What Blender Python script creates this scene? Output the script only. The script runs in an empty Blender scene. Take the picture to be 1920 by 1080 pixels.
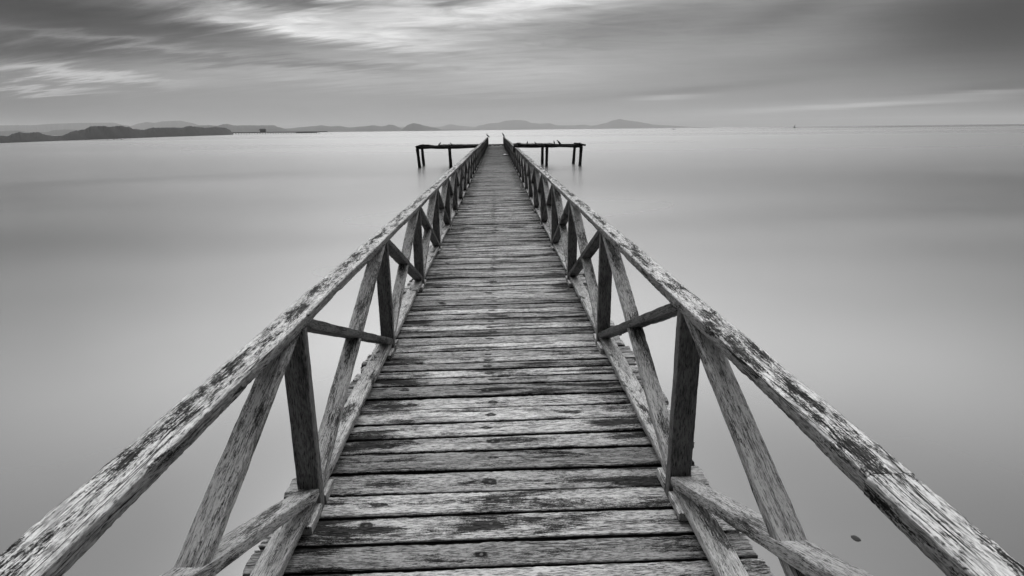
import bpy, math, random
from math import radians, sin, cos, pi, atan2, sqrt
from mathutils import Vector, Matrix, noise

# ------------------------------------------------------------------ camera
sc = bpy.context.scene
col = sc.collection
CAM_H = 1.55
YAW, PITCH, ROLL, FPX = radians(1.34024763), radians(15.14050167), radians(-0.65890146), 1097.0


def cam_axes():
    fwd = Vector((sin(YAW) * cos(PITCH), cos(YAW) * cos(PITCH), -sin(PITCH)))
    r0 = Vector((cos(YAW), -sin(YAW), 0)); u0 = r0.cross(fwd)
    return cos(ROLL) * r0 + sin(ROLL) * u0, -sin(ROLL) * r0 + cos(ROLL) * u0, fwd


CR, CU, CF = cam_axes()
cd = bpy.data.cameras.new('camera'); cam = bpy.data.objects.new('camera', cd); col.objects.link(cam)
cam.matrix_world = Matrix(((CR.x, CU.x, -CF.x, 0), (CR.y, CU.y, -CF.y, 0), (CR.z, CU.z, -CF.z, CAM_H), (0, 0, 0, 1)))
cd.sensor_width = 36; cd.lens = FPX / 1920 * 36; cd.clip_start = 0.02; cd.clip_end = 200000
sc.camera = cam
sc.view_settings.view_transform = 'Standard'; sc.view_settings.look = 'None'
sc.view_settings.exposure = 0.0; sc.view_settings.gamma = 1.0
sc.cycles.max_bounces = 6; sc.cycles.diffuse_bounces = 3; sc.cycles.glossy_bounces = 3
sc.cycles.volume_bounces = 0; sc.cycles.use_denoising = True


def ray(px, py):
    return (CF + (px - 960) / FPX * CR - (py - 540) / FPX * CU)


# ------------------------------------------------------------------ node helpers
class NT:
    def __init__(s, tree): s.t = tree; s.n = tree.nodes; s.l = tree.links
    def node(s, typ, **kw):
        n = s.n.new(typ)
        for k, v in kw.items(): setattr(n, k, v)
        return n
    def put(s, sock, v):
        if isinstance(v, bpy.types.NodeSocket): s.l.new(v, sock)
        else: sock.default_value = v
    def m(s, op, a, b=0.0, c=0.0, clamp=False):
        n = s.node('ShaderNodeMath', operation=op, use_clamp=clamp)
        s.put(n.inputs[0], a); s.put(n.inputs[1], b); s.put(n.inputs[2], c); return n.outputs[0]
    def v(s, op, a, b=(0, 0, 0)):
        n = s.node('ShaderNodeVectorMath', operation=op)
        s.put(n.inputs[0], a); s.put(n.inputs[1], b)
        return n.outputs[1] if op in ('DOT_PRODUCT', 'LENGTH', 'DISTANCE') else n.outputs[0]
    def noise(s, vec, scale=1.0, detail=4.0, rough=0.55, dist=0.0):
        n = s.node('ShaderNodeTexNoise'); s.put(n.inputs['Vector'], vec)
        n.inputs['Scale'].default_value = scale; n.inputs['Detail'].default_value = detail
        n.inputs['Roughness'].default_value = rough; n.inputs['Distortion'].default_value = dist
        return n.outputs[0]
    def rng(s, val, a, b, c=0.0, d=1.0, smooth=True):
        n = s.node('ShaderNodeMapRange')
        if smooth: n.interpolation_type = 'SMOOTHSTEP'
        s.put(n.inputs[0], val)
        for i, x in enumerate((a, b, c, d)): s.put(n.inputs[i + 1], x)
        return n.outputs[0]
    def mix(s, f, a, b):
        n = s.node('ShaderNodeMix'); s.put(n.inputs[0], f); s.put(n.inputs[2], a); s.put(n.inputs[3], b); return n.outputs[0]
    def scale(s, vec, xyz): return s.v('MULTIPLY', vec, xyz)
    def sep(s, vec):
        n = s.node('ShaderNodeSeparateXYZ'); s.put(n.inputs[0], vec); return n.outputs
    def comb(s, x, y, z):
        n = s.node('ShaderNodeCombineXYZ')
        for i, k in enumerate((x, y, z)): s.put(n.inputs[i], k)
        return n.outputs[0]


# ------------------------------------------------------------------ world: overcast sky, grey as in the photograph
SUN_EL, SUN_AZ = radians(48), radians(-6)      # behind the cloud, ahead of the pier (azimuth from +Y towards +X)
w = bpy.data.worlds.new('World'); sc.world = w; w.use_nodes = True
T = NT(w.node_tree); T.n.clear()
out = T.node('ShaderNodeOutputWorld'); bg = T.node('ShaderNodeBackground')
T.l.new(bg.outputs[0], out.inputs[0]); bg.inputs[1].default_value = 0.1
sky = T.node('ShaderNodeTexSky'); sky.sky_type = 'NISHITA'; sky.sun_disc = False
sky.sun_elevation = SUN_EL; sky.sun_rotation = SUN_AZ
bw = T.node('ShaderNodeRGBToBW'); T.l.new(sky.outputs[0], bw.inputs[0])
D = T.v('NORMALIZE', T.node('ShaderNodeTexCoord').outputs['Generated'])
dx, dy, dz = T.sep(D)
az = T.m('MULTIPLY', T.m('ARCTAN2', dx, dy), 180 / pi)
el = T.m('MULTIPLY', T.m('ARCSINE', dz), 180 / pi)
zc = T.m('ADD', T.m('MAXIMUM', dz, 0.0), 0.06)
plane = T.comb(T.m('DIVIDE', dx, zc), T.m('DIVIDE', dy, zc), 0.0)      # a high cloud sheet seen in perspective
n_big = T.noise(T.scale(plane, (0.32, 0.42, 1)), 1.0, 5, 0.55, 0.6)
rot = T.node('ShaderNodeVectorRotate'); T.l.new(plane, rot.inputs[0]); rot.inputs['Angle'].default_value = radians(24)
n_str = T.noise(T.scale(rot.outputs[0], (0.55, 2.6, 1)), 1.0, 7, 0.62, 0.5)
n_fin = T.noise(T.scale(rot.outputs[0], (1.4, 9.0, 1)), 1.0, 5, 0.6, 0.3)
warp_a = T.m('MULTIPLY', T.m('SUBTRACT', n_str, 0.5), 7.0)
warp_b = T.m('MULTIPLY', T.m('SUBTRACT', n_fin, 0.5), 2.6)
azw = T.m('ADD', az, T.m('MULTIPLY', warp_a, 1.6))
elw = T.m('ADD', el, T.m('ADD', T.m('MULTIPLY', warp_a, 0.42), T.m('MULTIPLY', warp_b, 0.5)))


def blob(a0, e0, sa, se, tilt, amp, warped=True):
    """soft elongated cloud patch at azimuth a0, elevation e0 (degrees), tilt = rise per degree of azimuth"""
    A, E_ = (azw, elw) if warped is True else (az, el) if warped is False else warped
    u = T.m('SUBTRACT', A, a0)
    v = T.m('SUBTRACT', T.m('SUBTRACT', E_, e0), T.m('MULTIPLY', u, tilt))
    q = T.m('ADD', T.m('POWER', T.m('ABSOLUTE', T.m('DIVIDE', u, sa)), 2.0), T.m('POWER', T.m('ABSOLUTE', T.m('DIVIDE', v, se)), 2.0))
    return T.m('MULTIPLY', T.m('EXPONENT', T.m('MULTIPLY', q, -1.0)), amp)


def px_azel(px, py):
    d = ray(px, py).normalized(); return math.degrees(atan2(d.x, d.y)), math.degrees(math.asin(d.z))


glow_dir = Vector((sin(radians(-3)) * cos(radians(58)), cos(radians(-3)) * cos(radians(58)), sin(radians(58))))
gd = T.v('DOT_PRODUCT', D, tuple(glow_dir))
glow = T.m('EXPONENT', T.m('MULTIPLY', T.m('SUBTRACT', gd, 1.0), 8.0))
base = T.m('ADD', T.rng(dy, -0.5, 0.6, 0.05, 0.11), T.m('MULTIPLY', glow, 4.7))
hor = T.m('MULTIPLY', T.m('EXPONENT', T.m('MULTIPLY', T.m('POWER', T.m('DIVIDE', az, 36.0), 2.0), -1.0)),
          T.m('EXPONENT', T.m('MULTIPLY', T.m('MAXIMUM', el, 0.0), -0.16)))
base = T.m('ADD', base, T.m('MULTIPLY', hor, 0.13))
SKYB = [  # px, py, half-length px, half-thickness px, tilt (px rise to the right), amplitude
    (640, 66, 250, 24, -0.14, 0.42), (860, 30, 170, 20, -0.05, 0.13), (480, 40, 120, 12, -0.18, 0.30), (1060, 0, 110, 20, 0.0, 0.18),
    (130, 140, 190, 10, -0.03, 0.34), (70, 170, 110, 7, 0.0, 0.28), (180, 70, 200, 7, -0.09, 0.22),
    (560, 140, 240, 16, -0.05, 0.10), (1000, 130, 160, 34, 0.05, 0.10),
    (1640, 196, 240, 5.0, 0.03, 0.20), (1880, 173, 100, 4.0, 0.02, 0.26), (1240, 183, 60, 4, 0.0, 0.16), (1500, 205, 340, 12, 0.03, 0.12),
    (40, 5, 330, 62, 0.0, -0.6), (60, 95, 130, 16, 0.0, -0.2), (330, 60, 170, 22, -0.1, -0.14), (60, 92, 200, 18, 0.0, -0.10), (560, 3, 130, 9, 0.0, -0.35), (860, -2, 60, 8, 0, -0.35),
    (720, 95, 240, 12, -0.06, -0.18), (520, 118, 260, 9, -0.03, -0.14),
    (1480, 20, 120, 24, 0.25, -0.13), (1760, 15, 280, 45, 0.0, -0.16), (1930, 40, 230, 90, 0.0, -0.5), (1980, 190, 130, 120, 0.0, -0.22), (1280, 20, 240, 42, 0.1, -0.20), (1060, 60, 160, 30, 0, -0.06), (1650, 105, 300, 22, 0.03, -0.07),
    (1300, 168, 230, 8, 0.06, -0.10), (1880, 160, 140, 9, 0.06, -0.15), (1720, 199, 110, 3.5, 0.02, -0.12),
    (880, 190, 160, 10, 0.02, -0.05), (0, 210, 150, 40, 0, -0.07),
]
az_soft = T.m('ADD', az, T.m('MULTIPLY', warp_a, 0.5)); el_soft = T.m('ADD', el, T.m('MULTIPLY', warp_a, 0.12))
shade = 0.0; patch = blob(4, 20.0, 55, 5.6, 0.0, 2.7, False)   # the brighter cloud bank just above the picture
for (px, py, hx, hy, tl, amp) in SKYB:
    a0, e0 = px_azel(px, py); k = 180 / pi / 1097 * (cos(radians(a0)) ** 1.6)
    b_ = (blob(a0, e0, hx * k, hy * k * 1.0, tl, amp, (az_soft, el_soft) if (hy >= 40 or px > 1150) else True))
    if amp > 0: patch = T.m('ADD', patch, b_)
    else: shade = T.m('ADD', shade, b_)
lr = T.rng(az, 2.0, 20.0, 1.0, 0.35)
n_puf = T.noise(T.scale(plane, (2.0, 4.2, 1)), 1.0, 7, 0.62, 0.8)
streak = T.m('MULTIPLY', T.m('ADD', T.m('SUBTRACT', n_str, 0.5), T.m('MULTIPLY', T.m('SUBTRACT', n_puf, 0.5), 1.7)), T.m('MULTIPLY', T.rng(el, 2.5, 11, 0.08, 0.85), lr))
streak = T.m('ADD', streak, T.m('MULTIPLY', T.m('SUBTRACT', n_fin, 0.5), T.rng(el, 2.0, 9, 0.06, 0.22)))
mod = T.m('ADD', 1.0, T.m('ADD', T.m('MULTIPLY', streak, 1.1), T.m('MULTIPLY', T.m('SUBTRACT', n_big, 0.5), T.rng(el, 4, 20, 0.1, 0.5))))
lum = T.m('MULTIPLY', T.m('MULTIPLY', T.m('ADD', base, patch), T.m('EXPONENT', T.m('MULTIPLY', shade, 3.4))), mod)
nsk = T.m('MINIMUM', T.m('MULTIPLY', bw.outputs[0], 0.002), 0.012)      # thin share of the clear sky through the cloud
lum = T.m('ADD', lum, nsk)
lum = T.m('MULTIPLY', lum, 10.0)
T.l.new(T.comb(lum, lum, lum), bg.inputs[0])

sd = bpy.data.lights.new('sun', 'SUN'); sun = bpy.data.objects.new('sun', sd); col.objects.link(sun)
sd.energy = 0.9; sd.angle = radians(35); sd.color = (1, 1, 1)
sv = Vector((sin(SUN_AZ) * cos(SUN_EL), cos(SUN_AZ) * cos(SUN_EL), sin(SUN_EL)))
sun.rotation_euler = sv.to_track_quat('Z', 'Y').to_euler()

WATER = -2.1


# ------------------------------------------------------------------ tagging and linking
def link(name, me, mat=None, parent=None, M=None):
    o = bpy.data.objects.new(name, me); col.objects.link(o)
    if me is not None and mat is not None and not me.materials:
        for mm in (mat if isinstance(mat, (list, tuple)) else [mat]): me.materials.append(mm)
    if parent is not None: o.parent = parent
    if M is not None: o.matrix_basis = M
    return o


def tag(o, label=None, cat=None, group=None, kind=None):
    if label: o['label'] = label
    if cat: o['category'] = cat
    if group: o['group'] = group
    if kind: o['kind'] = kind
    return o


def empty(name, loc, rz=0.0):
    o = bpy.data.objects.new(name, None); col.objects.link(o); o.location = loc; o.rotation_euler = (0, 0, rz)
    o.empty_display_size = 0.2
    return o


# ------------------------------------------------------------------ materials
def newmat(name):
    m = bpy.data.materials.new(name); m.use_nodes = True
    t = NT(m.node_tree); t.n.clear()
    o = t.node('ShaderNodeOutputMaterial'); p = t.node('ShaderNodeBsdfPrincipled')
    t.l.new(p.outputs[0], o.inputs[0]); return m, t, p


def setgrey(t, p, val):
    if isinstance(val, float): p.inputs['Base Color'].default_value = (val, val, val, 1)
    else: t.l.new(t.comb(val, val, val), p.inputs['Base Color'])


def wood(name, pale, mid, dark, blotch=0.5, blotch_scale=(1.6, 11, 11), flake=0.5, tonevar=0.25, crack=0.6, bump=0.6, edge_pale=0.0,
         gap_shade=0.0, tone=1.0, fade=False, lower_dark=0.0):
    m, t, p = newmat(name)
    gc = t.node('ShaderNodeAttribute', attribute_name='gc').outputs['Vector']
    lc = t.node('ShaderNodeAttribute', attribute_name='lc').outputs['Vector']
    st = t.node('ShaderNodeAttribute', attribute_name='stain').outputs['Fac']
    rnd = t.node('ShaderNodeObjectInfo').outputs['Random']
    g = t.v('ADD', gc, t.comb(t.m('MULTIPLY', rnd, 61.0), t.m('MULTIPLY', rnd, 23.0), 0.0))
    # slow wander of the grain
    wv = t.noise(t.scale(g, (1.3, 4, 4)), 1.0, 2, 0.5)
    g2 = t.v('ADD', g, t.comb(0.0, t.m('MULTIPLY', wv, 0.05), t.m('MULTIPLY', wv, 0.03)))
    f1 = t.noise(t.scale(g2, (26, 190, 190)), 1.0, 6, 0.68)
    f2 = t.noise(t.scale(g2, (36, 330, 330)), 1.0, 3, 0.6)
    f3 = t.noise(t.scale(g2, (120, 260, 260)), 1.0, 4, 0.7)
    bl = t.noise(t.scale(g, blotch_scale), 1.0, 5, 0.6, 0.4)
    bl2 = t.noise(t.scale(g, (7, 26, 26)), 1.0, 6, 0.72, 0.2)
    c5 = lambda v: t.m('SUBTRACT', v, 0.5)
    fib = t.m('ADD', t.m('MULTIPLY', f1, 0.5), t.m('ADD', t.m('MULTIPLY', f2, 0.3), t.m('MULTIPLY', f3, 0.2)))
    a = t.rng(t.m('ADD', fib, t.m('MULTIPLY', c5(bl2), 0.45)), 0.41, 0.585)
    c = t.mix(a, mid, pale)
    # dark weathering: blotches broken up into flakes by the fibre
    fl = t.m('ADD', t.m('MULTIPLY', c5(f1), 0.9), t.m('MULTIPLY', c5(f3), 0.9))
    x = t.m('ADD', t.m('MULTIPLY', c5(bl), 1.5), t.m('ADD', t.m('MULTIPLY', fl, -0.55 * flake), t.m('MULTIPLY', c5(bl2), 0.4)))
    if edge_pale:
        ly = t.sep(lc)[1]
        x = t.m('SUBTRACT', x, t.m('MULTIPLY', t.rng(t.m('ABSOLUTE', ly), 0.024, 0.05), edge_pale))
    x = t.m('ADD', x, t.m('MULTIPLY', st, 0.26))
    thr = 0.22 - 0.3 * blotch
    d = t.rng(x, thr - 0.07, thr + 0.13)
    c = t.mix(d, c, t.m('MULTIPLY', t.rng(f1, 0.35, 0.62, 0.5, 2.2), dark))
    pit = t.rng(t.m('ADD', f2, t.m('MULTIPLY', c5(f1), 0.5)), 0.30, 0.46, 0.22, 1.0)
    c = t.m('MULTIPLY', c, pit)
    # a few knots
    vo = t.node('ShaderNodeTexVoronoi'); t.put(vo.inputs['Vector'], t.scale(g, (3.2, 13, 13))); vo.inputs['Scale'].default_value = 1.0
    kd = t.m('ADD', vo.outputs['Distance'], t.m('MULTIPLY', c5(bl2), 0.12))
    kn = t.m('MULTIPLY', t.m('SUBTRACT', 1.0, t.rng(kd, 0.05, 0.13)), t.rng(t.noise(t.scale(g, (1.6, 6, 6)), 1.0, 1, 0.5), 0.52, 0.56))
    c = t.mix(t.m('MULTIPLY', kn, 0.8), c, dark * 1.3)
    # fine splits
    cn = t.noise(t.scale(g2, (1.0, 34, 34)), 1.0, 2, 0.5)
    cr = t.m('SUBTRACT', 1.0, t.rng(t.m('ABSOLUTE', t.m('SUBTRACT', cn, 0.5)), 0.0, 0.018))
    crm = t.m('MULTIPLY', cr, t.rng(t.noise(t.scale(g, (2, 9, 9)), 1.0, 2, 0.5), 0.46, 0.54))
    c = t.mix(t.m('MULTIPLY', crm, crack), c, dark * 0.35)
    if lower_dark:   # everything below the upper face is darker
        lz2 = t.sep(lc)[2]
        c = t.m('MULTIPLY', c, t.rng(lz2, 0.014, 0.0205, 1 - lower_dark, 1.0))
    if gap_shade:   # shade of the gaps, painted into the colour of the side faces
        lz = t.sep(lc)[2]
        c = t.mix(t.m('MULTIPLY', t.m('SUBTRACT', 1.0, t.rng(lz, 0.010, 0.0165)), t.rng(t.m('ABSOLUTE', t.sep(lc)[0]), 0.88, 0.91, 1.0, 0.25)), c, gap_shade)
    # knots / nail rust halo is in the stain attribute; overall tone of the board
    c = t.m('MULTIPLY', c, t.rng(rnd, 0, 1, 1 - tonevar, 1 + tonevar, False))
    if tone != 1.0: c = t.m('MULTIPLY', c, tone)
    if fade: c = t.m('MULTIPLY', c, t.rng(t.sep(t.node('ShaderNodeNewGeometry').outputs['Position'])[1], 3.0, 34.0, 1.0, 0.36, False))   # deck colour darkens steadily with distance along the pier
    setgrey(t, p, c)
    p.inputs['Roughness'].default_value = 0.82; p.inputs['Specular IOR Level'].default_value = 0.06
    h = t.m('SUBTRACT', t.m('ADD', fib, t.m('MULTIPLY', bl2, 0.2)), t.m('MULTIPLY', crm, 0.8))
    h = t.m('SUBTRACT', h, t.m('MULTIPLY', d, 0.25))
    b = t.node('ShaderNodeBump'); b.inputs['Strength'].default_value = bump; b.inputs['Distance'].default_value = 0.004
    t.l.new(h, b.inputs['Height']); t.l.new(b.outputs[0], p.inputs['Normal'])
    return m


KD = dict(pale=0.54, mid=0.16, dark=0.022, blotch=0.50, flake=0.8, tonevar=0.42, crack=0.95, bump=0.7, gap_shade=0.02)
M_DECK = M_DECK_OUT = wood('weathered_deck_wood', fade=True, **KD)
SPECS = {'rail': dict(lower_dark=0.55, pale=0.66, mid=0.30, dark=0.025, blotch=0.78, blotch_scale=(4.5, 20, 20), flake=1.7, tonevar=0.06, crack=0.95, bump=0.9, edge_pale=0.16),
         'brace': dict(pale=0.48, mid=0.22, dark=0.06, blotch=0.50, blotch_scale=(3, 14, 14), flake=1.2, tonevar=0.12, crack=0.6, bump=0.4),
         'brace_shaded': dict(pale=0.15, mid=0.08, dark=0.03, blotch=0.40, blotch_scale=(3, 14, 14), flake=0.9, tonevar=0.12, crack=0.6, bump=0.4),  # darker copy of the brace wood, underside shade put into its colour
         'kerb': dict(lower_dark=0.3, pale=0.66, mid=0.34, dark=0.05, blotch=0.40, blotch_scale=(4, 12, 12), flake=1.0, tonevar=0.12, crack=0.9, bump=0.5),
         'post': dict(pale=0.20, mid=0.095, dark=0.035, blotch=0.25, flake=0.3, tonevar=0.12, crack=0.3, bump=0.3)}  # dark wood, with shade of the camera-facing faces put into its colour
_wm = {}


def wmat(kind, Y):
    """timber of the railing; its colour darkens in steps further out"""
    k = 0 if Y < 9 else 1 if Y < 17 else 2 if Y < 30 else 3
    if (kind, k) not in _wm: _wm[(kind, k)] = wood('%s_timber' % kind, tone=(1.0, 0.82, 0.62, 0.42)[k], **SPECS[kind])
    return _wm[(kind, k)]


M_DARKWOOD = wood('tarred_pile_wood', 0.035, 0.022, 0.01, blotch=0.3, flake=0.6, tonevar=0.2, crack=0.5, bump=0.8)


def plain(name, val, rough=0.8, var=0.3, scale=8.0):
    m, t, p = newmat(name)
    n = t.noise(t.node('ShaderNodeTexCoord').outputs['Object'], scale, 4, 0.6)
    setgrey(t, p, t.m('MULTIPLY', t.rng(n, 0.3, 0.7, 1 - var, 1 + var), val)); p.inputs['Roughness'].default_value = rough
    return m


M_NAIL = plain('rusty_nail', 0.025, 0.6)
M_BIRD = plain('dark_plumage', 0.02, 0.7)
M_NET = plain('old_net', 0.02, 0.95)
M_PLASTIC = plain('white_plastic', 0.75, 0.35, 0.05)
M_WHITE = plain('white_paint', 0.8, 0.5, 0.05)
M_ROCK = plain('wet_rock', 0.03, 0.95)
M_DARK = plain('dark_hull', 0.03, 0.6)

# forest on the far shore
m_, t_, p_ = newmat('wooded_hill')
nn = t_.noise(t_.node('ShaderNodeTexCoord').outputs['Object'], 0.03, 8, 0.7)
setgrey(t_, p_, t_.rng(nn, 0.35, 0.65, 0.006, 0.02)); p_.inputs['Roughness'].default_value = 1.0
M_HILL = m_

# water: silky long-exposure sea
m_, t_, p_ = newmat('still_sea_water')
tc = t_.node('ShaderNodeTexCoord').outputs['Object']
wx, wy, wz = t_.sep(tc)
wn = t_.noise(t_.scale(tc, (0.02, 0.045, 1)), 1.0, 1, 0.4, 0.6)
wn2 = t_.noise(t_.scale(tc, (0.0016, 0.006, 1)), 1.0, 1, 0.4, 0.3)
wn3 = t_.noise(t_.scale(tc, (0.14, 0.22, 1)), 1.0, 3, 0.5, 0.5)
setgrey(t_, p_, t_.m('MULTIPLY', t_.rng(wn3, 0.3, 0.7, 0.88, 1.12), 0.08))
ruff = t_.m('MULTIPLY', t_.rng(wy, 500.0, 1500.0), t_.rng(t_.m('DIVIDE', wx, t_.m('MAXIMUM', wy, 1.0)), 0.25, 0.7))   # wind-ruffled, darker water far out on the right
t_.l.new(t_.m('SUBTRACT', 0.5, t_.m('MULTIPLY', ruff, 0.42)), p_.inputs['Specular IOR Level'])
t_.l.new(t_.m('SUBTRACT', 1.98, t_.m('MULTIPLY', ruff, 0.6)), p_.inputs['IOR'])
t_.l.new(t_.m('ADD', t_.m('MULTIPLY', t_.m('MULTIPLY', t_.m('SUBTRACT', wn, 0.5), 0.5), t_.rng(wy, 12.0, 70.0, 1.0, 0.0)), t_.m('ADD', 0.27, t_.m('MULTIPLY', t_.m('MULTIPLY', t_.m('SUBTRACT', wn2, 0.5), 0.25), t_.rng(wy, 200.0, 1200.0, 1.0, 0.0)))), p_.inputs['Roughness'])

M_WATER = m_


# ------------------------------------------------------------------ mesh helpers
class MB:
    """collects boards into one mesh, with grain (gc), local (lc) and stain attributes"""
    def __init__(s): s.v = []; s.f = []; s.gc = []; s.lc = []; s.st = []; s.mi = []
    def add(s, vs, fs, gc=None, lc=None, st=None, mi=0):
        o = len(s.v); s.v += [tuple(p) for p in vs]; s.f += [tuple(i + o for i in f) for f in fs]
        s.gc += gc or [tuple(p) for p in vs]; s.lc += lc or [tuple(p) for p in vs]; s.st += st or [0.0] * len(vs); s.mi += [mi] * len(fs)
    def mesh(s, name, smooth=False):
        me = bpy.data.meshes.new(name); me.from_pydata(s.v, [], s.f)
        for nm, dat in (('gc', s.gc), ('lc', s.lc)):
            a = me.attributes.new(nm, 'FLOAT_VECTOR', 'POINT'); a.data.foreach_set('vector', [c for p in dat for c in p])
        a = me.attributes.new('stain', 'FLOAT', 'POINT'); a.data.foreach_set('value', s.st)
        me.polygons.foreach_set('material_index', s.mi)
        if smooth: me.polygons.foreach_set('use_smooth', [True] * len(me.polygons))
        me.update(); return me


def board(mb, L, W, Tk, nseg=8, cuts=1, ch=0.004, rough=0.0, chip=0.0, seed=0, fn=None, stain=None, notch=None, M=None, wobble=0.0, endrough=0.0):
    """board along X centred on the origin; W along Y, Tk along Z; optional map fn(x,y,z)->(x,y,z) after displacement"""
    rs = random.Random(seed); so = Vector((rs.uniform(0, 99), rs.uniform(0, 99), rs.uniform(0, 99)))
    hy, hz = W / 2, Tk / 2
    prof = []   # (y,z,kind) anticlockwise seen from +X; kind 1 = corner
    def side(a, b, n):
        for i in range(n): u = i / n; prof.append((a[0] + (b[0] - a[0]) * u, a[1] + (b[1] - a[1]) * u, 1 if i == 0 else 0))
    tz = max(1, cuts // 3)
    side((-hy, -hz + ch), (-hy + ch, -hz), 1)
    side((-hy + ch, -hz), (hy - ch, -hz), max(1, cuts // 2))
    side((hy - ch, -hz), (hy, -hz + ch), 1)
    side((hy, -hz + ch), (hy, hz - ch), tz)
    side((hy, hz - ch), (hy - ch, hz), 1)
    side((hy - ch, hz), (-hy + ch, hz), cuts)
    side((-hy + ch, hz), (-hy, hz - ch), 1)
    side((-hy, hz - ch), (-hy, -hz + ch), tz)
    n = len(prof); vs = []; gc = []; st = []; lc = []
    for i in range(nseg + 1):
        x0 = -L / 2 + L * i / nseg
        for (y, z, k) in prof:
            x = x0
            if rough or chip:
                q = Vector((x * 9, y * 55, z * 55)) + so
                d = noise.noise(q) * rough
                if k: d += (-abs(noise.noise(Vector((x * 38, y * 30, z * 30)) + so)) ** 1.0 * chip * 2 - max(0, noise.noise(Vector((x * 5, y * 9, z * 9)) + so)) * chip * 2)
                s_ = 1 + d / max(hy, hz)
                y2, z2 = y + d * (y / hy), z + d * (z / hz)
            else: y2, z2 = y, z
            if wobble:
                y2 += noise.noise(Vector((x * 1.1, 0, 0)) + so) * wobble; z2 += noise.noise(Vector((x * 1.3, 7, 0)) + so) * wobble * 0.5
            if endrough and i in (0, nseg):
                x += noise.noise(Vector((y * 70, z * 60, i)) + so) * endrough * 2
            if notch:
                for (a, b, dep, sg) in notch:
                    if a < x0 < b and y * sg > 0:
                        u = min(1, min(x0 - a, b - x0) / (0.18 * (b - a)))
                        y2 -= sg * dep * u * (0.85 + 0.3 * noise.noise(Vector((x0 * 30, 0, 0)) + so)) * (abs(y) / hy)
            gc.append((x + so.x, y + so.y * 0.3, z + so.z * 0.3)); lc.append((x, y, z))
            st.append(stain(x, y) if stain else 0.0)
            p = Vector((x, y2, z2))
            if fn: p = Vector(fn(*p))
            if M is not None: p = M @ p
            vs.append(tuple(p))
    fs = []
    for i in range(nseg):
        for j in range(n):
            a = i * n + j; b = i * n + (j + 1) % n
            fs.append((a, b, b + n, a + n))
    fs.append(tuple(range(n - 1, -1, -1))); fs.append(tuple(range(nseg * n, nseg * n + n)))
    mb.add(vs, fs, gc, lc, st)


def tube(mb, pts, rad, seg=10, rough=0.0, seed=0, cap=True, mi=0):
    so = Vector((seed * 3.1, seed * 1.7, 0)); vs = []; gc = []
    if not isinstance(rad, (list, tuple)): rad = [rad] * len(pts)
    up = None
    for i, p in enumerate(pts):
        p = Vector(p); a = Vector(pts[max(0, i - 1)]); b = Vector(pts[min(len(pts) - 1, i + 1)]); t = (b - a).normalized()
        ref = Vector((1, 0, 0)) if abs(t.x) < 0.8 else Vector((0, 0, 1))
        n1 = t.cross(ref).normalized(); n2 = t.cross(n1).normalized()
        for j in range(seg):
            an = 2 * pi * j / seg; r = rad[i] * (1 + rough * noise.noise(Vector((cos(an) * 2, sin(an) * 2, i * 0.9)) + so))
            q = p + n1 * cos(an) * r + n2 * sin(an) * r
            vs.append(tuple(q)); gc.append((i * 0.2 + seed, cos(an) * r, sin(an) * r))
    fs = [(i * seg + j, i * seg + (j + 1) % seg, (i + 1) * seg + (j + 1) % seg, (i + 1) * seg + j) for i in range(len(pts) - 1) for j in range(seg)]
    if cap: fs += [tuple(range(seg - 1, -1, -1)), tuple(range((len(pts) - 1) * seg, len(pts) * seg))]
    mb.add(vs, fs, gc, mi=mi)


def blob_mesh(mb, c, r, nu=12, nv=8, rough=0.2, seed=0, mi=0):
    vs = []; so = Vector((seed, seed * 2.3, 0))
    for i in range(nv + 1):
        th = pi * i / nv
        for j in range(nu):
            ph = 2 * pi * j / nu; d = Vector((sin(th) * cos(ph), sin(th) * sin(ph), cos(th)))
            k = 1 + rough * noise.noise(d * 2 + so) + rough * 0.6 * noise.noise(d * 5 + so)
            vs.append((c[0] + d.x * r[0] * k, c[1] + d.y * r[1] * k, c[2] + d.z * r[2] * k))
    fs = [(i * nu + j, (i + 1) * nu + j, (i + 1) * nu + (j + 1) % nu, i * nu + (j + 1) % nu) for i in range(nv) for j in range(nu)]
    mb.add(vs, fs, mi=mi)


# ------------------------------------------------------------------ setting: water, shores, hills
mb = MB(); S = 60000.0
mb.add([(-S, -S, 0), (S, -S, 0), (S, S, 0), (-S, S, 0)], [(0, 1, 2, 3)])
sea = link('water', mb.mesh('water'), M_WATER); sea.location = (0, 0, WATER); tag(sea, 'silky grey sea water all round the pier', 'sea', kind='structure')


def at_dist(px, py, dist):
    d = ray(px, py); h = sqrt(d.x * d.x + d.y * d.y); k = dist / h
    return Vector((d.x * k, d.y * k, CAM_H + d.z * k))


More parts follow.
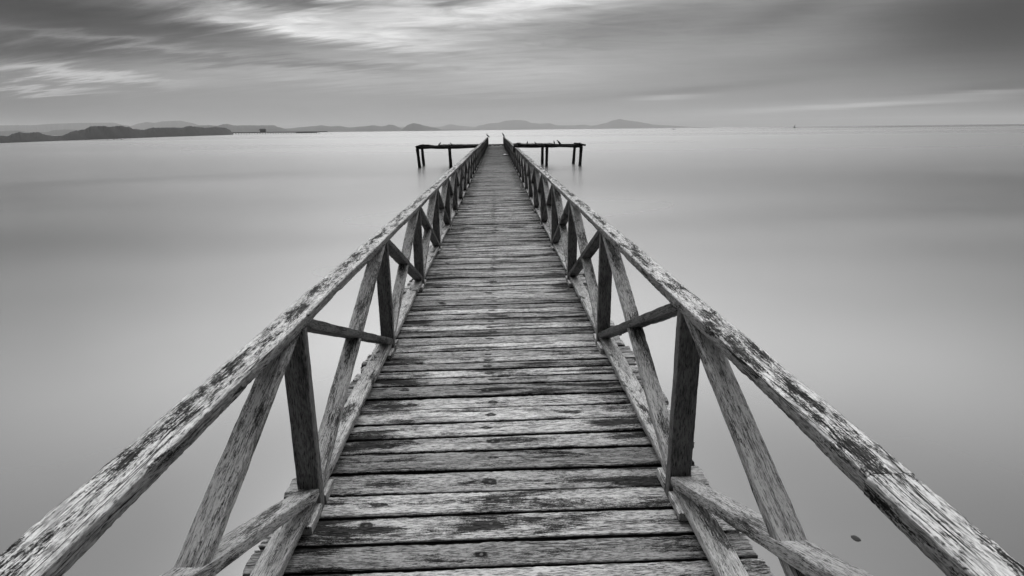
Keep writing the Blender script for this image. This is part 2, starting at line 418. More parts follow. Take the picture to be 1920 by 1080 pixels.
def hill(name, label, pts, d0, d1=None, depth=400.0, rough=0.04, step=2.0):
    """wooded land with its crest along the given skyline; it stands in the sea and has a front and a back slope"""
    d1 = d1 or d0; mb = MB(); xs = []
    x = pts[0][0]
    while x < pts[-1][0]: xs.append(x); x += step
    xs.append(pts[-1][0])
    def sky_y(x):
        for (a, b) in zip(pts, pts[1:]):
            if a[0] <= x <= b[0]:
                u = (x - a[0]) / (b[0] - a[0]); u = u * 0.4 + 0.6 * u * u * (3 - 2 * u); return a[1] + (b[1] - a[1]) * u
        return pts[-1][1]
    rows = [(-0.5, -0.02), (-0.49, 0.02), (-0.42, 0.22), (-0.3, 0.5), (-0.18, 0.76), (-0.08, 0.93), (0, 1.0), (0.12, 0.9), (0.3, 0.55), (0.45, 0.15), (0.5, -0.02)]
    P0, P1 = pts[0][0], pts[-1][0]
    for x in xs:
        u = (x - P0) / (P1 - P0); dist = 1 / ((1 - u) / d0 + u / d1)
        c = at_dist(x, sky_y(x), dist); hgt = max(0.5, c.z - WATER)
        hgt *= 1 + rough * (noise.noise(Vector((x * 0.35, 3, dist * 0.001))) + 0.6 * noise.noise(Vector((x * 1.1, 9, 0))))
        rd = Vector((c.x, c.y, 0)).normalized(); dep = depth * min(1.0, dist / d1)
        for k, (o, z) in enumerate(rows):
            wob = 1 + 0.12 * noise.noise(Vector((x * 0.2, k * 1.3, 5))) * (1 if 0 < k < 6 else 0)
            mb.v.append((c.x + rd.x * o * dep, c.y + rd.y * o * dep, WATER + hgt * z * wob - (0.4 if z < 0 else 0)))
    R = len(rows); N = len(xs)
    for i in range(N - 1):
        for k in range(R - 1): mb.f.append((i * R + k, (i + 1) * R + k, (i + 1) * R + k + 1, i * R + k + 1))
    mb.f.append(tuple(range(R))); mb.f.append(tuple(range((N - 1) * R + R - 1, (N - 1) * R - 1, -1)))
    mb.gc = list(mb.v); mb.lc = list(mb.v); mb.st = [0.0] * len(mb.v); mb.mi = [0] * len(mb.f)
    return tag(link(name, mb.mesh(name, smooth=False), M_HILL), label, 'hill', kind='structure')


hill('headland', 'dark wooded headland running down to the water at the left', [(-160, 252), (-110, 246), (-60, 250), (0, 254.5), (15, 255), (25, 250), (37, 247.5), (50, 249), (72, 248), (85, 252.5), (100, 254.5), (117, 254), (125, 251), (135, 246), (157, 243), (172, 237),
     (190, 236), (207, 238), (222, 235.5), (242, 238), (250, 242), (270, 243), (285, 239.5), (325, 239), (340, 239.5), (355, 236), (370, 238), (385, 239.5), (405, 238), (422, 239.5), (430, 243), (437, 249.6)], 330, 1400, 150, 0.05)
hill('hill', 'grey wooded hill behind the dark headland', [(-150, 244), (-60, 241), (0, 246), (32, 245), (60, 248), (87, 247.5), (105, 243.7), (125, 242.5), (145, 243.7), (170, 247), (260, 246), (350, 240), (370, 236), (390, 234.5), (405, 236),
     (425, 232), (440, 235.3), (478, 235), (515, 235), (520, 238), (537, 242), (556, 247.4)], 8500, None, 1600, 0.03)
hill('low_shore', 'low misty shoreline of small rises', [(500, 247), (540, 241), (570, 238), (590, 236.5), (602, 235), (620, 237), (635, 236), (655, 239), (680, 237), (700, 235), (715, 237), (722, 236), (730, 233.5), (740, 235), (749, 239.5), (757, 242), (800, 243), (900, 243.2)],
     11000, None, 1800, 0.03)
hill('islet', 'small rounded grey islet by itself on the horizon', [(752, 245.2), (757, 239.5), (765, 234), (775, 230.7), (785, 232.5), (797, 236), (815, 239.5), (832, 243.8)], 9800, None, 900, 0.02)
hill('far_ridge', 'pale long ridge fading in haze at the left', [(-200, 238), (-80, 233), (0, 235), (60, 234.5), (100, 232), (150, 230.5), (212, 230), (230, 234), (245, 236), (262, 231), (275, 229), (290, 230), (305, 227.5), (337, 226), (355, 229.5), (375, 234.5), (480, 240), (560, 247)],
     15500, None, 2500, 0.01)
hill('low_ridge', 'very faint low ridge right of the islet', [(640, 240), (700, 237), (800, 238), (825, 237.5), (845, 232.8), (860, 235.5), (885, 237.5), (905, 240), (930, 243)], 20500, None, 1500, 0.01)
hill('flat_mountain', 'pale broad mountain behind the pier end', [(880, 242), (900, 235), (920, 231), (932, 230.5), (950, 226), (972, 225), (985, 226), (997, 230.5), (1012, 232), (1030, 231), (1045, 235), (1075, 235), (1095, 233.7), (1110, 236), (1140, 241)],
     19000, None, 2500, 0.01)
hill('peaked_mountain', 'pale mountain with a blunt peak on the horizon', [(1080, 240), (1115, 235), (1135, 231), (1150, 225.5), (1162, 223), (1175, 225.5), (1195, 228), (1212, 231), (1225, 233.7), (1250, 235), (1290, 237.5), (1340, 239)], 18500, None, 2500, 0.01)

# ------------------------------------------------------------------ the pier
pier = tag(empty('wooden_pier', (0, 0, 0)), 'long straight weathered wooden pier with cross braced railings running out to sea', 'pier')
Y0, PITCHY, NPOST = 2.20, 1.832, 33
YEND = Y0 + PITCHY * (NPOST - 1)
posts_y = [Y0 + PITCHY * i for i in range(-2, NPOST - 0)]
TILT = 0.0105


def wob(Y):  # the pier is not perfectly straight
    k = max(0.0, min(1.0, (Y - 8) / 20))
    return Vector((k * 0.045 * noise.noise(Vector((Y * 0.11, 1.5, 0))), 0, k * 0.05 * noise.noise(Vector((Y * 0.13, 8.5, 0)))))


# --- deck planks
rd = random.Random(11)
near_edges = [1.811, 1.962, 2.125, 2.283, 2.449, 2.616, 2.764, 2.927, 3.095, 3.254, 3.428]
edges = []
y = 1.811
while y > -1.6: y -= rd.uniform(0.145, 0.165); edges.insert(0, y)
FIRST = len([e for e in edges if e > 1.35])
edges += near_edges
y = edges[-1]
while y < YEND + 0.45: y += rd.uniform(0.105, 0.175); edges.append(y)
TP = 0.038


def halo(x, y, cx, cy, rx, ry): return max(0.0, 1 - ((x - cx) / rx) ** 2 - ((y - cy) / ry) ** 2)


def plank_geom(mb, i, ya, yb, near, M, seed):
    r = random.Random(seed); gap = r.choice([0.014, 0.016, 0.019, 0.023, 0.027]) if near else r.uniform(0.009, 0.024)
    W = yb - ya - gap; xl, xr = -r.uniform(0.93, 0.975), r.uniform(0.91, 0.985); L = xr - xl; cx = (xl + xr) / 2
    nails = [(-0.06 + r.uniform(-0.03, 0.02), r.uniform(-0.02, 0.02))]
    if r.random() < 0.3: nails.append((r.uniform(-0.62, -0.5), r.uniform(-0.03, 0.03)))
    spots = []
    for _ in range(r.choice([0, 1, 1, 2])): spots.append((r.uniform(-0.8, 0.8), r.uniform(-0.05, 0.05), r.uniform(0.08, 0.30), r.uniform(0.02, 0.06), r.uniform(0.3, 0.9)))
    if abs((ya + yb) / 2 - 2.365) < 0.05: spots = [(-0.58, 0.0, 0.20, 0.05, 1.1)]
    if abs((ya + yb) / 2 - 2.04) < 0.05: spots = [(-0.5, 0.0, 0.12, 0.03, 1.0), (-0.12, 0.0, 0.25, 0.04, 0.8), (0.35, 0.04, 0.15, 0.03, .7)]
    if abs((ya + yb) / 2 - 2.85) < 0.05: spots = [(0.62, 0.01, 0.26, 0.035, 1.4)]
    rot = abs((ya + yb) / 2 - 3.34) < 0.06
    if rot: spots = [(-0.03, 0.0, 0.19, 0.022, 2.2)]
    endstain = r.uniform(0.1, 0.7)
    def stain(x, y_):
        X = x + cx; s = 0.0
        for (nx, ny) in nails: s = max(s, 2.6 * halo(X, y_, nx, ny, 0.038, 0.018))
        for (sx, sy, rx, ry, a) in spots: s = max(s, a * halo(X, y_, sx, sy, rx, ry))
        s = max(s, endstain * halo(abs(X), 0, 0.70, 0, 0.19, 1))
        return s
    notch = None
    if abs(ya - 9.5) < 0.075: notch = [(0.14 - cx, 0.48 - cx, 0.06, -1)]
    if abs(ya - 7.2) < 0.075: notch = [(0.33 - cx, 0.52 - cx, 0.025, -1)]
    dz = r.uniform(-0.004, 0.004); rz = r.uniform(-0.006, 0.006); ry = -TILT + r.uniform(-0.0025, 0.0025)
    o = wob((ya + yb) / 2)
    MM = Matrix.Translation((cx + o.x, (ya + yb) / 2, -TP / 2 + dz + o.z + cx * TILT)) @ Matrix.Rotation(rz, 4, 'Z') @ Matrix.Rotation(ry, 4, 'Y')
    if near == 2: kw = dict(nseg=130, cuts=8, ch=0.003, rough=0.0012, chip=0.0018, wobble=0.003, endrough=0.006)
    elif near == 1: kw = dict(nseg=40, cuts=3, ch=0.003, rough=0.001, chip=0.0015, wobble=0.003, endrough=0.006)
    else: kw = dict(nseg=12 if not notch else 60, cuts=1, ch=0.003, wobble=0.004)
    if notch: kw['nseg'] = 80
    board(mb, L, W, TP, seed=seed, stain=stain, notch=notch, M=MM if M else None, **kw)
    if near == 2:
        for (nx, ny) in nails:
            vs = []; rr = 0.0075
            for z in (TP / 2 - 0.004, TP / 2 + 0.0015):
                vs += [(nx - cx + rr * cos(a * pi / 4), ny + rr * sin(a * pi / 4), z) for a in range(8)]
            if M: vs = [tuple(MM @ Vector(q)) for q in vs]
            mb.add(vs, [(a, (a + 1) % 8, (a + 1) % 8 + 8, a + 8) for a in range(8)] + [tuple(range(8, 16))], mi=1)
    return MM


n_ind = 0; rest = MB()
for i in range(len(edges) - 1):
    ya, yb = edges[i], edges[i + 1]
    ind = yb > 1.4 and n_ind < 100
    near = 2 if (ind and n_ind < 26) else (1 if ind else 0)
    if ind:
        mb = MB(); MM = plank_geom(mb, i, ya, yb, near, False, 1000 + i)
        link('deck_plank', mb.mesh('deck_plank'), [M_DECK, M_NAIL], pier, MM); n_ind += 1
    else:
        plank_geom(rest, i, ya, yb, 0, True, 1000 + i)
rp = link('deck_planks', rest.mesh('deck_planks'), [M_DECK_OUT, M_NAIL], pier); rp['kind'] = 'stuff'

# --- underdeck: stringers, cross heads and piles
for x in (-0.80, 0.0, 0.76):
    mb = MB()
    board(mb, YEND + 2.0, 0.08, 0.14, nseg=64, seed=int(x * 10) + 40, fn=lambda a, b, c, x=x: (x + b + wob(a + YEND / 2 - 0.6).x, a + YEND / 2 - 0.6, c - 0.112 + x * TILT + wob(a + YEND / 2 - 0.6).z))
    link('stringer', mb.mesh('stringer'), M_DARKWOOD, pier)
yy = Y0 - PITCHY
me_head = me_pile = None
while yy < YEND + 0.2:
    o = wob(yy)
    if me_head is None:
        a = MB(); board(a, 1.6, 0.12, 0.15, nseg=10, rough=0.004, seed=5); me_head = a.mesh('cross_head'); me_head.materials.append(M_DARKWOOD)
        a = MB(); tube(a, [(0, 0, z) for z in (-4.5, -3, -2, -1, 0)], [0.11, 0.11, 0.105, 0.10, 0.10], 12, 0.15, 3); me_pile = a.mesh('pile', True); me_pile.materials.append(M_DARKWOOD)
    link('cross_head', me_head, None, pier, Matrix.Translation((o.x, yy, -0.262 + o.z)))
    for x in (-0.72, 0.68): link('pile', me_pile, None, pier, Matrix.Translation((x + o.x, yy, -0.26 + o.z)))
    yy += PITCHY * 2

# --- railings
SIDE = {-1: dict(xi=0.765, top=0.803, w=0.110, t=0.046, base=-0.008), 1: dict(xi=0.712, top=0.848, w=0.094, t=0.048, base=0.008)}
RB0, RB1 = 0.042, 0.086       # bottom rail underside / top


def rail_parts(sg):
    P = SIDE[sg]; xc = sg * (P['xi'] + 0.047); zt = P['top']; zb = P['base']
    joints = [-2.4, 1.1, 4.8, 8.4, 12.1][0:1] + [4.8, 8.4, 12.1] if sg < 0 else [-2.4, 0.98, 4.05, 7.75, 11.4]
    while joints[-1] < YEND - 5: joints.append(joints[-1] + 3.664)
    joints.append(YEND + 0.12)
    for k, (a, b) in enumerate(zip(joints, joints[1:])):
        L = b - a - 0.0015; near = b < 13; xr = sg * (P['xi'] + P['w'] / 2 - 0.003); mb = MB(); q = random.Random(k * 7 + sg)
        dxo, dzo = q.uniform(-0.004, 0.004), q.uniform(-0.003, 0.003)
        def fn(x, y, z, a=a, b=b, xr=xr, dxo=dxo, dzo=dzo):
            Y = x + (a + b) / 2; o = wob(Y); return (xr + y + o.x + dxo, Y, zt + P['t'] / 2 + z + o.z + dzo)
        sag = lambda x, y: 0.0
        board(mb, L, P['w'], P['t'], nseg=int(L * (90 if k < 3 else 25 if near else 5)), cuts=10 if k < 3 else 4 if near else 1, ch=0.004,
              rough=0.001 if near else 0, chip=0.0018 if near else 0, seed=300 + k * 2 + sg, fn=fn, wobble=0.006 if near else 0.01)
        for Yq in posts_y:
            if a + 0.05 < Yq < min(b, 9.0) - 0.05:
                for (ox, oy) in ((-0.018, -0.01), (0.02, 0.012)):
                    o = wob(Yq); cx_, cy_, zq = xr + ox + o.x + dxo, Yq + oy, zt + P['t'] + o.z + dzo; vs = []
                    for z in (zq - 0.006, zq + 0.001): vs += [(cx_ + 0.005 * cos(u * pi / 4), cy_ + 0.005 * sin(u * pi / 4), z) for u in range(8)]
                    mb.add(vs, [(u, (u + 1) % 8, (u + 1) % 8 + 8, u + 8) for u in range(8)] + [tuple(range(8, 16))], mi=1)
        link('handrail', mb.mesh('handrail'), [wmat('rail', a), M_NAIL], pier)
    shared = {}
    n_br = 0
    for i, Yp in enumerate(posts_y):
        near = i < 7; o = wob(Yp); q = random.Random(i * 13 + sg)
        # post
        H = zt - zb
        key = ('post', i if near else i % 4, min(3, int(Yp > 9) + int(Yp > 17) + int(Yp > 30)))
        if key not in shared:
            mb = MB(); board(mb, H - 0.001, 0.092, 0.056, nseg=30 if near else 4, cuts=6 if near else 1, ch=0.003, rough=0.0005 if near else 0, chip=0.0008 if near else 0,
                             seed=500 + i * 3 + sg, fn=lambda x, y, z: (y, z, x))
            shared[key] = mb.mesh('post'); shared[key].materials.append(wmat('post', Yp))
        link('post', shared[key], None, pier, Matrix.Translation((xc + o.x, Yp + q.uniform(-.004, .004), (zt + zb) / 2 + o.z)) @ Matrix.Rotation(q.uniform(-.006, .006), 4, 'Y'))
        # spacer block under the bottom rail
        mb = MB()
        for s2, l2 in ((-1, 0.15), (1, 0.12)):
            if (i == 0 and s2 < 0) or (i == len(posts_y) - 1 and s2 > 0): continue
            board(mb, l2, 0.088, RB0 - 0.002, nseg=8, cuts=2, ch=0.003, rough=0.002, chip=0.002, seed=i + s2 * 3 + 60, fn=lambda x, y, z, s2=s2, l2=l2: (y - sg * 0.006, x + s2 * (0.030 + l2 / 2), z + RB0 / 2 - 0.001))
        if near or i % 1 == 0:
            link('spacer_block', mb.mesh('spacer_block'), wmat('kerb', Yp), pier, Matrix.Translation((xc + o.x, Yp, zb + o.z + 0.003)))
        if i == len(posts_y) - 1: break
        Yn = posts_y[i + 1]; o2 = wob(Yn); dO = o2 - o; Ls = Yn - Yp - 0.060
        # bottom rail
        mb = MB(); board(mb, Ls, 0.098, RB1 - RB0, nseg=60 if near else 6, cuts=8 if near else 1, ch=0.005, rough=0.0012 if near else 0, chip=0.002 if near else 0, seed=700 + i * 3 + sg, wobble=0.004,
                         fn=lambda x, y, z: (y + sg * 0.018 + dO.x * (x / Ls + .5), x, z + dO.z * (x / Ls + .5)))
        link('bottom_rail', mb.mesh('bottom_rail'), wmat('kerb', Yp), pier, Matrix.Translation((xc + o.x, (Yp + Yn) / 2, zb + o.z + (RB0 + RB1) / 2)))
        # braces: A goes from the near top to the far bottom in one piece, B is let in under it
        zlo, zhi = zb + RB1 + 0.004, zt + 0.016; zmin, zmax = zb + RB1 - 0.001, zt + 0.001
        for kind in ('A', 'B'):
            za, zc_ = (zhi, zlo) if kind == 'A' else (zlo, zhi)
            Lb = Ls - 0.001; W_ = 0.086 if kind == 'A' else 0.079
            mb = MB()
            board(mb, Lb, W_, 0.045, nseg=50 if near else 18, cuts=6 if near else 1, ch=0.003, rough=0.0008 if near else 0, chip=0.0014 if near else 0, seed=900 + i * 5 + sg + (50 if kind == 'B' else 0),
                  fn=lambda x, y, z: (y + dO.x * (x / Lb + .5), x, min(zmax, max(zmin, za + (zc_ - za) * (x / Lb + .5) + z * 1.06)) + dO.z * (x / Lb + .5)))
            M_ = Matrix.Translation((xc + o.x, (Yp + Yn) / 2, o.z))
            if 0 < i and n_br < 50: link('brace', mb.mesh('brace'), wmat('brace_shaded' if kind == 'A' and i >= 2 else 'brace', Yp), pier, M_); n_br += 1
            else:
                mb.v = [tuple(M_ @ Vector(p)) for p in mb.v]; far_br.add(mb.v, mb.f, mb.gc, mb.lc, mb.st)


far_br = MB()
rail_parts(-1); rail_parts(1)
fb = link('braces', far_br.mesh('braces'), wmat('brace_shaded', 40), pier); fb['kind'] = 'stuff'

# ------------------------------------------------------------------ the T-shaped head at the end of the pier
head = tag(empty('pier_head', (0, YEND + 1.2, 0)), 'dark half stripped cross platform on round piles at the far end of the pier', 'platform')
HY = YEND + 1.2; F_, B_ = HY - 0.9, HY + 3.0


def hpart(name, mb, mat=M_DARKWOOD, smooth=False): return link(name, mb.mesh(name, smooth), mat, head, Matrix.Translation((0, -HY, 0)))


for k, (x, yy_, lean) in enumerate([(-8.0, F_, 0.25), (-8.0, B_, 0.2), (-4.75, F_, 0.12), (-5.05, B_, 0.12), (-1.4, F_, 0), (-1.4, B_, 0), (1.6, F_, 0), (1.6, B_, 0), (5.15, F_, -0.05), (5.0, B_, -0.05), (8.65, F_, -0.2), (8.5, B_, -0.25)]):
    mb = MB(); tube(mb, [(x + lean * t, yy_, -0.22 - 3.4 * t) for t in (0, 0.2, 0.4, 0.6, 0.8, 1)], [0.16, 0.15, 0.155, 0.16, 0.17, 0.17], 12, 0.35, k + 1); hpart('pile', mb, smooth=True)
for k, (xa, xb, yy_, z0, z1, r_) in enumerate([(-8.1, -1.0, F_, -0.14, -0.10, 0.125), (-8.1, -1.0, B_, -0.12, -0.10, 0.12), (1.0, 8.8, F_, -0.10, -0.14, 0.125), (1.0, 8.8, B_, -0.10, -0.10, 0.12)]):
    mb = MB(); tube(mb, [(xa + (xb - xa) * t, yy_, z0 + (z1 - z0) * t + 0.02 * sin(t * 9 + k)) for t in [j / 10 for j in range(11)]], [r_ * (1 + 0.1 * sin(j * 2.3)) for j in range(11)], 10, 0.3, 20 + k); hpart('beam', mb, smooth=True)
for k, (x, da, db, ya) in enumerate([(-7.9, 0.0, 0.06, -0.5), (8.45, 0.12, -0.06, -0.5), (-4.7, 0, 0, -.2), (5.1, 0, 0, -.2), (-1.3, 0, 0, -.2), (1.5, 0, 0, -.2)]):
    mb = MB(); tube(mb, [(x, F_ + ya, 0.0 + da), (x, (F_ + B_) / 2, 0.01), (x, B_ + 0.3, 0.0 + db)], 0.10, 10, 0.2, 40 + k); hpart('cross_beam', mb, smooth=True)
mb = MB(); tube(mb, [(-8.15, F_ - 0.1, -0.05), (-7.6, F_ - .1, 0.10), (-6.9, F_ + .1, 0.12), (-6.2, F_ + .2, 0.04)], [0.1, 0.11, 0.08, 0.04], 8, 0.3, 51); hpart('loose_log', mb, smooth=True)
mb = MB(); tube(mb, [(7.9, F_, 0.16), (8.5, F_ - .05, 0.05), (9.1, F_ - .1, -0.06)], [0.07, 0.1, 0.09], 8, 0.3, 52); hpart('loose_log', mb, smooth=True)
mb = MB(); rr = random.Random(4)
x = -5.9
while x < 6.0:
    wd = rr.uniform(0.14, 0.2)
    if not (-0.9 < x < 0.75 and False):
        Lq = rr.uniform(3.8, 4.6); zq = 0.075 if abs(x) > 1 else 0.03
        board(mb, Lq, wd - 0.02, 0.05, nseg=3, seed=int(x * 50) + 900, fn=lambda a, b, c, x=x, zq=zq, e=rr.uniform(-.02, .02): (x + b, (F_ + B_) / 2 + a + 0.15, zq + c + e))
    x += wd
hp = hpart('platform_planks', mb, M_DARKWOOD)
mb = MB(); board(mb, 1.9, 0.1, 0.12, nseg=6, seed=3, fn=lambda a, b, c: (a, YEND + 0.62 + b, 0.08 + c)); hpart('end_beam', mb)


# ------------------------------------------------------------------ birds
def bird(name, loc, rz, size, label, group, pitch=0.6):
    """one smooth body lofted from tail to beak, wings folded, two legs"""
    r = empty(name, loc, rz)
    tag(r, label, 'bird', group); mb = MB(); s = size
    c, d = cos(pitch), sin(pitch)
    ax = [(-0.62, 0.0, 0.018), (-0.45, 0.0, 0.045), (-0.28, 0.0, 0.10), (-0.05, 0.0, 0.155), (0.15, 0.0, 0.15), (0.28, 0.04, 0.10)]
    pts = [(x * c, 0, 0.30 + x * d + z) for x, z, q in ax]; rad = [q for _, _, q in ax]
    hx, hz = pts[-1][0], pts[-1][2]
    pts += [(hx + 0.05, 0, hz + 0.10), (hx + 0.09, 0, hz + 0.17), (hx + 0.15, 0, hz + 0.18), (hx + 0.22, 0, hz + 0.17), (hx + 0.34, 0, hz + 0.14)]; rad += [0.068, 0.075, 0.062, 0.025, 0.006]
    tube(mb, [tuple(a * s for a in p) for p in pts], [q * s for q in rad], 12, 0.03, 2)
    link('body', mb.mesh('body', True), M_BIRD, r)
    for sy in (-1, 1):
        mb = MB(); P = [(-0.55, 0.03, -0.02), (-0.3, 0.105, 0.02), (0.0, 0.145, 0.03), (0.2, 0.12, 0.03)]
        vs = []
        for (x, y_, z) in P:
            for (oz, oy) in ((-0.06, 0.0), (0.05, -0.01), (0.05, 0.015), (-0.06, 0.022)):
                vs.append((x * c * s, sy * (y_ + oy) * s, (0.30 + x * d + z + oz * (0.4 if x < -0.5 else 1)) * s))
        fs = [(i * 4 + j, i * 4 + (j + 1) % 4, i * 4 + 4 + (j + 1) % 4, i * 4 + 4 + j) for i in range(3) for j in range(4)] + [(3, 2, 1, 0), (12, 13, 14, 15)]
        mb.add(vs, fs); link('wing', mb.mesh('wing'), M_BIRD, r)
        mb = MB(); tube(mb, [(0.0, sy * 0.05 * s, 0.22 * s), (0.01 * s, sy * 0.05 * s, 0.1 * s), (0, sy * 0.05 * s, 0.012 * s)], 0.014 * s, 6)
        tube(mb, [(-0.04 * s, sy * 0.05 * s, 0.01 * s), (0.09 * s, sy * 0.06 * s, 0.008 * s)], [0.008 * s, 0.014 * s], 6)
        link('leg', mb.mesh('leg'), M_BIRD, r)
    return r


yb_ = YEND - 0.05; oo = wob(yb_)
bird('bird', (-0.81 + oo.x, yb_, SIDE[-1]['top'] + 0.05 + oo.z), radians(180), 0.44, 'small dark bird perched on the far end of the left handrail', 'birds perched on the pier', 0.75)
bird('bird', (0.76 + oo.x, yb_, SIDE[1]['top'] + 0.052 + oo.z), radians(185), 0.44, 'small dark bird perched on the far end of the right handrail', 'birds perched on the pier', 1.0)
for (x, sz, rz_, lab) in [(-5.75, 0.42, 20, 'leftmost tiny dark bird on the left arm of the pier head'), (-4.55, 0.36, 160, 'tiny dark bird above the middle pile of the left arm of the pier head'),
                          (3.15, 0.42, 70, 'dark bird on the right arm of the pier head, nearest the railing'), (4.0, 0.34, 200, 'low dark bird left of the twin piles on the right arm'),
                          (5.9, 0.46, 100, 'upright dark bird right of the twin piles on the right arm'), (6.42, 0.62, 190, 'largest dark bird on the right arm, outermost of the row')]:
    bird('bird', (x, F_ + 0.1, 0.10 if abs(x) < 6 else 0.03), radians(rz_), sz, lab, 'birds perched on the pier', 0.7)

# dark bundle on the right handrail
Yd = 23.0; oo = wob(Yd); zR = SIDE[1]['top'] + 0.052 + oo.z
mb = MB(); blob_mesh(mb, (0, 0, 0.05), (0.10, 0.16, 0.07), 14, 9, 0.5, 3)
blob_mesh(mb, (0.08, 0.02, 0.10), (0.10, 0.10, 0.06), 12, 8, 0.6, 8); blob_mesh(mb, (-0.075, 0, -0.06), (0.045, 0.11, 0.15), 12, 8, 0.5, 5)
tag(link('net_bundle', mb.mesh('net_bundle', True), M_NET, None, Matrix.Translation((0.76 + oo.x, Yd, zR))), 'dark ragged bundle slung over the right handrail near the pier end', 'bundle')
# litter on the deck
mb = MB(); blob_mesh(mb, (0, 0, 0.05), (0.15, 0.12, 0.06), 16, 10, 0.55, 12)
oo = wob(37.0); tag(link('plastic_bag', mb.mesh('plastic_bag', True), M_PLASTIC, None, Matrix.Translation((0.58, 37.0, oo.z + 0.01))), 'crumpled pale bag lying on the deck near the right railing', 'bag')
oo = wob(15.9); bot = tag(empty('plastic_bottle', (0.655 + oo.x, 15.9, oo.z + 0.008)), 'small white bottle standing against the foot of the right railing', 'bottle')
mb = MB(); tube(mb, [(0, 0, z) for z in (0.0, 0.005, 0.05, 0.085, 0.105, 0.115)], [0.018, 0.023, 0.022, 0.023, 0.012, 0.010], 14); link('bottle_body', mb.mesh('bottle_body', True), M_PLASTIC, bot)
mb = MB(); tube(mb, [(0, 0, z) for z in (0.114, 0.128)], 0.012, 12); link('cap', mb.mesh('cap'), M_WHITE, bot)

# submerged stake tips to the right of the pier
mb = MB(); blob_mesh(mb, (0, 0, -0.03), (0.045, 0.06, 0.03), 14, 8, 0.15, 4)
tag(link('rock', mb.mesh('rock', True), M_ROCK, None, Matrix.Translation((3.23, 4.49, WATER + 0.012))), 'dark rock tip just breaking the water right of the pier', 'rock')

# ------------------------------------------------------------------ far jetty, boats, buoys
JA, JB = at_dist(436, 249, 1500), at_dist(614, 247, 1500)
jet = tag(empty('far_jetty', (JA.x, JA.y, WATER)), 'long low jetty on many thin piles beyond the dark headland', 'jetty')
jd = Vector((JB.x - JA.x, JB.y - JA.y, 0)); jl = jd.length; jet.rotation_euler = (0, 0, atan2(jd.y, jd.x))
mb = MB(); board(mb, jl, 5, 1.7, nseg=10, seed=1, fn=lambda x, y, z: (x + jl / 2, y, z + 3.9)); link('jetty_deck', mb.mesh('jetty_deck'), M_DARK, jet)
mpl = MB(); tube(mpl, [(0, 0, -1), (0, 0, 4)], 0.75, 8); mep = mpl.mesh('pile'); mep.materials.append(M_DARK)
for k in range(34): link('pile', mep, None, jet, Matrix.Translation((k * 5.6 + 1, 0, 0)))
mb = MB(); board(mb, 0.235 * jl, 4.6, 2.2, nseg=6, seed=2, fn=lambda x, y, z: (x + jl * 0.77, y, z + 2.6)); link('moored_pontoon', mb.mesh('moored_pontoon'), M_DARK, jet)
hs = tag(empty('jetty_shelter', (0, 0, 0)), 'small gable roofed hut standing on the far jetty', 'hut')
c_ = JA + jd * 0.31; hs.location = (c_.x, c_.y, WATER + 4.66); hs.rotation_euler = jet.rotation_euler
mb = MB(); board(mb, 12, 4, 4, nseg=2, seed=3, fn=lambda x, y, z: (x, y, z + 2)); link('wall', mb.mesh('wall'), M_DARK, hs)
mb = MB(); mb.add([(-9, -3, 3.9), (9, -3, 3.9), (9, 3, 3.9), (-9, 3, 3.9), (-5, 0, 7.5), (5, 0, 7.5)], [(0, 1, 5, 4), (2, 3, 4, 5), (1, 2, 5), (3, 0, 4), (3, 2, 1, 0)]); link('roof', mb.mesh('roof'), M_DARK, hs)


def boat(name, px, dist, L, label, cat, sail=0.0, mat=M_DARK, cab=True, rz=0.0):
    p = at_dist(px, 240, dist); b = tag(empty(name, (p.x, p.y, WATER), rz), label, cat)
    mb = MB(); sec = [(-0.5, 0.7, 0.09), (-0.3, 1.0, 0.08), (0.0, 1.0, 0.08), (0.3, 0.7, 0.10), (0.5, 0.05, 0.14)]; vs = []
    for (x, wd, h) in sec: W = 0.14 * L * wd; vs += [(x * L, -W, h * L), (x * L, -W * 0.6, -0.02 * L), (x * L, W * 0.6, -0.02 * L), (x * L, W, h * L)]
    fs = [(i * 4 + j, i * 4 + (j + 1) % 4, i * 4 + 4 + (j + 1) % 4, i * 4 + 4 + j) for i in range(4) for j in range(4)] + [(3, 2, 1, 0), (16, 17, 18, 19)]
    mb.add(vs, fs); link('hull', mb.mesh('hull'), mat, b)
    if cab:
        mb = MB(); board(mb, 0.3 * L, 0.16 * L, 0.14 * L, nseg=2, seed=4, ch=0.01 * L, fn=lambda x, y, z: (x - 0.1 * L, y, z + 0.15 * L)); link('cabin', mb.mesh('cabin'), mat, b)
    if sail:
        mb = MB(); tube(mb, [(0.05 * L, 0, 0), (0.05 * L, 0, sail)], 0.012 * L, 6); link('mast', mb.mesh('mast'), mat, b)
        mb = MB(); mb.add([(0.03 * L, -.05, 0.16 * L), (-0.3 * L, -.05, 0.16 * L), (0.03 * L, -.05, sail * .95), (0.03 * L, .05, 0.16 * L), (-0.3 * L, .05, 0.16 * L), (0.03 * L, .05, sail * .95)], [(0, 1, 2), (5, 4, 3), (0, 3, 4, 1), (1, 4, 5, 2), (2, 5, 3, 0)]); link('sail', mb.mesh('sail'), mat, b)
    return b


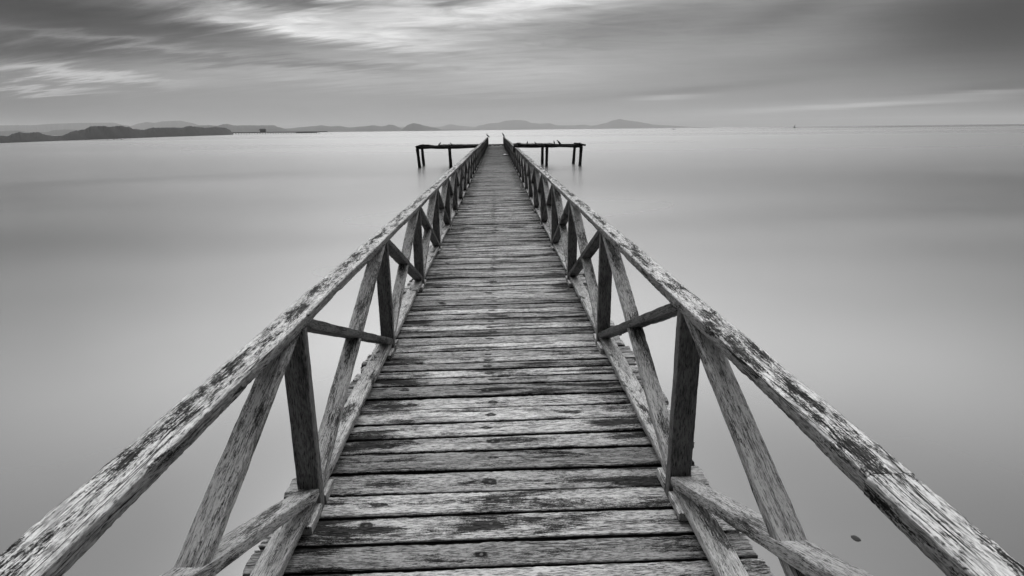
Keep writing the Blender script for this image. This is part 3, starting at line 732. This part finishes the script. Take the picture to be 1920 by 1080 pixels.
boat('sailboat', 1490, 1600, 7.5, 'tiny dark sailing boat alone on the right horizon', 'sailboat', sail=9)
boat('motorboat', 1264, 1500, 8, 'tiny dark low boat on the horizon right of the pier', 'boat')
boat('motorboat', 616, 1500, 5.5, 'tiny bright white boat off the end of the far jetty', 'boat', mat=M_WHITE)
for (bx, by, lab) in [(-247.4, 391.1, 'leftmost small dark buoy floating below the headland'), (-287.6, 466.2, 'smallest dark buoy floating second from the left, below the headland'), (-255, 418, 'right hand dark buoy, one of a close pair below the headland'), (-262, 421, 'left hand dark buoy of the close pair below the headland')]:
    b = tag(empty('buoy', (bx, by, WATER)), lab, 'buoy', 'buoys floating below the headland')
    mb = MB(); tube(mb, [(0, 0, z) for z in (-0.3, -0.2, 0.1, 0.35, 0.45)], [0.15, 0.5, 0.55, 0.4, 0.1], 12); link('float', mb.mesh('float', True), M_DARK, b)
    mb = MB(); tube(mb, [(0, 0, 0.4), (0, 0, 0.8)], 0.06, 6); link('rod', mb.mesh('rod'), M_DARK, b)

# ------------------------------------------------------------------ haze
HZ = 1
if HZ:
    mb = MB(); a, b, z0, z1 = -30000, 30000, WATER - 1.0, 370.0
    vs = [(a, -20000, z0), (b, -20000, z0), (b, 29000, z0), (a, 29000, z0), (a, -20000, z1), (b, -20000, z1), (b, 29000, z1), (a, 29000, z1)]
    mb.add(vs, [(3, 2, 1, 0), (4, 5, 6, 7), (0, 1, 5, 4), (1, 2, 6, 5), (2, 3, 7, 6), (3, 0, 4, 7)])
    hm = bpy.data.materials.new('sea_haze'); hm.use_nodes = True; ht = NT(hm.node_tree); ht.n.clear()
    ho = ht.node('ShaderNodeOutputMaterial'); hv = ht.node('ShaderNodeVolumePrincipled')
    hv.inputs['Color'].default_value = (0.93, 0.93, 0.93, 1); hv.inputs['Anisotropy'].default_value = 0.05; hv.inputs['Density'].default_value = 6.0e-5
    ht.l.new(hv.outputs[0], ho.inputs['Volume'])
    tag(link('haze', mb.mesh('haze'), hm), 'pale sea haze over the far shore', 'haze', kind='stuff')
    S2 = sea.data
    for v in S2.vertices: v.co = Vector((max(-29900, min(29900, v.co.x)), max(-19900, min(28900, v.co.y)), 0))
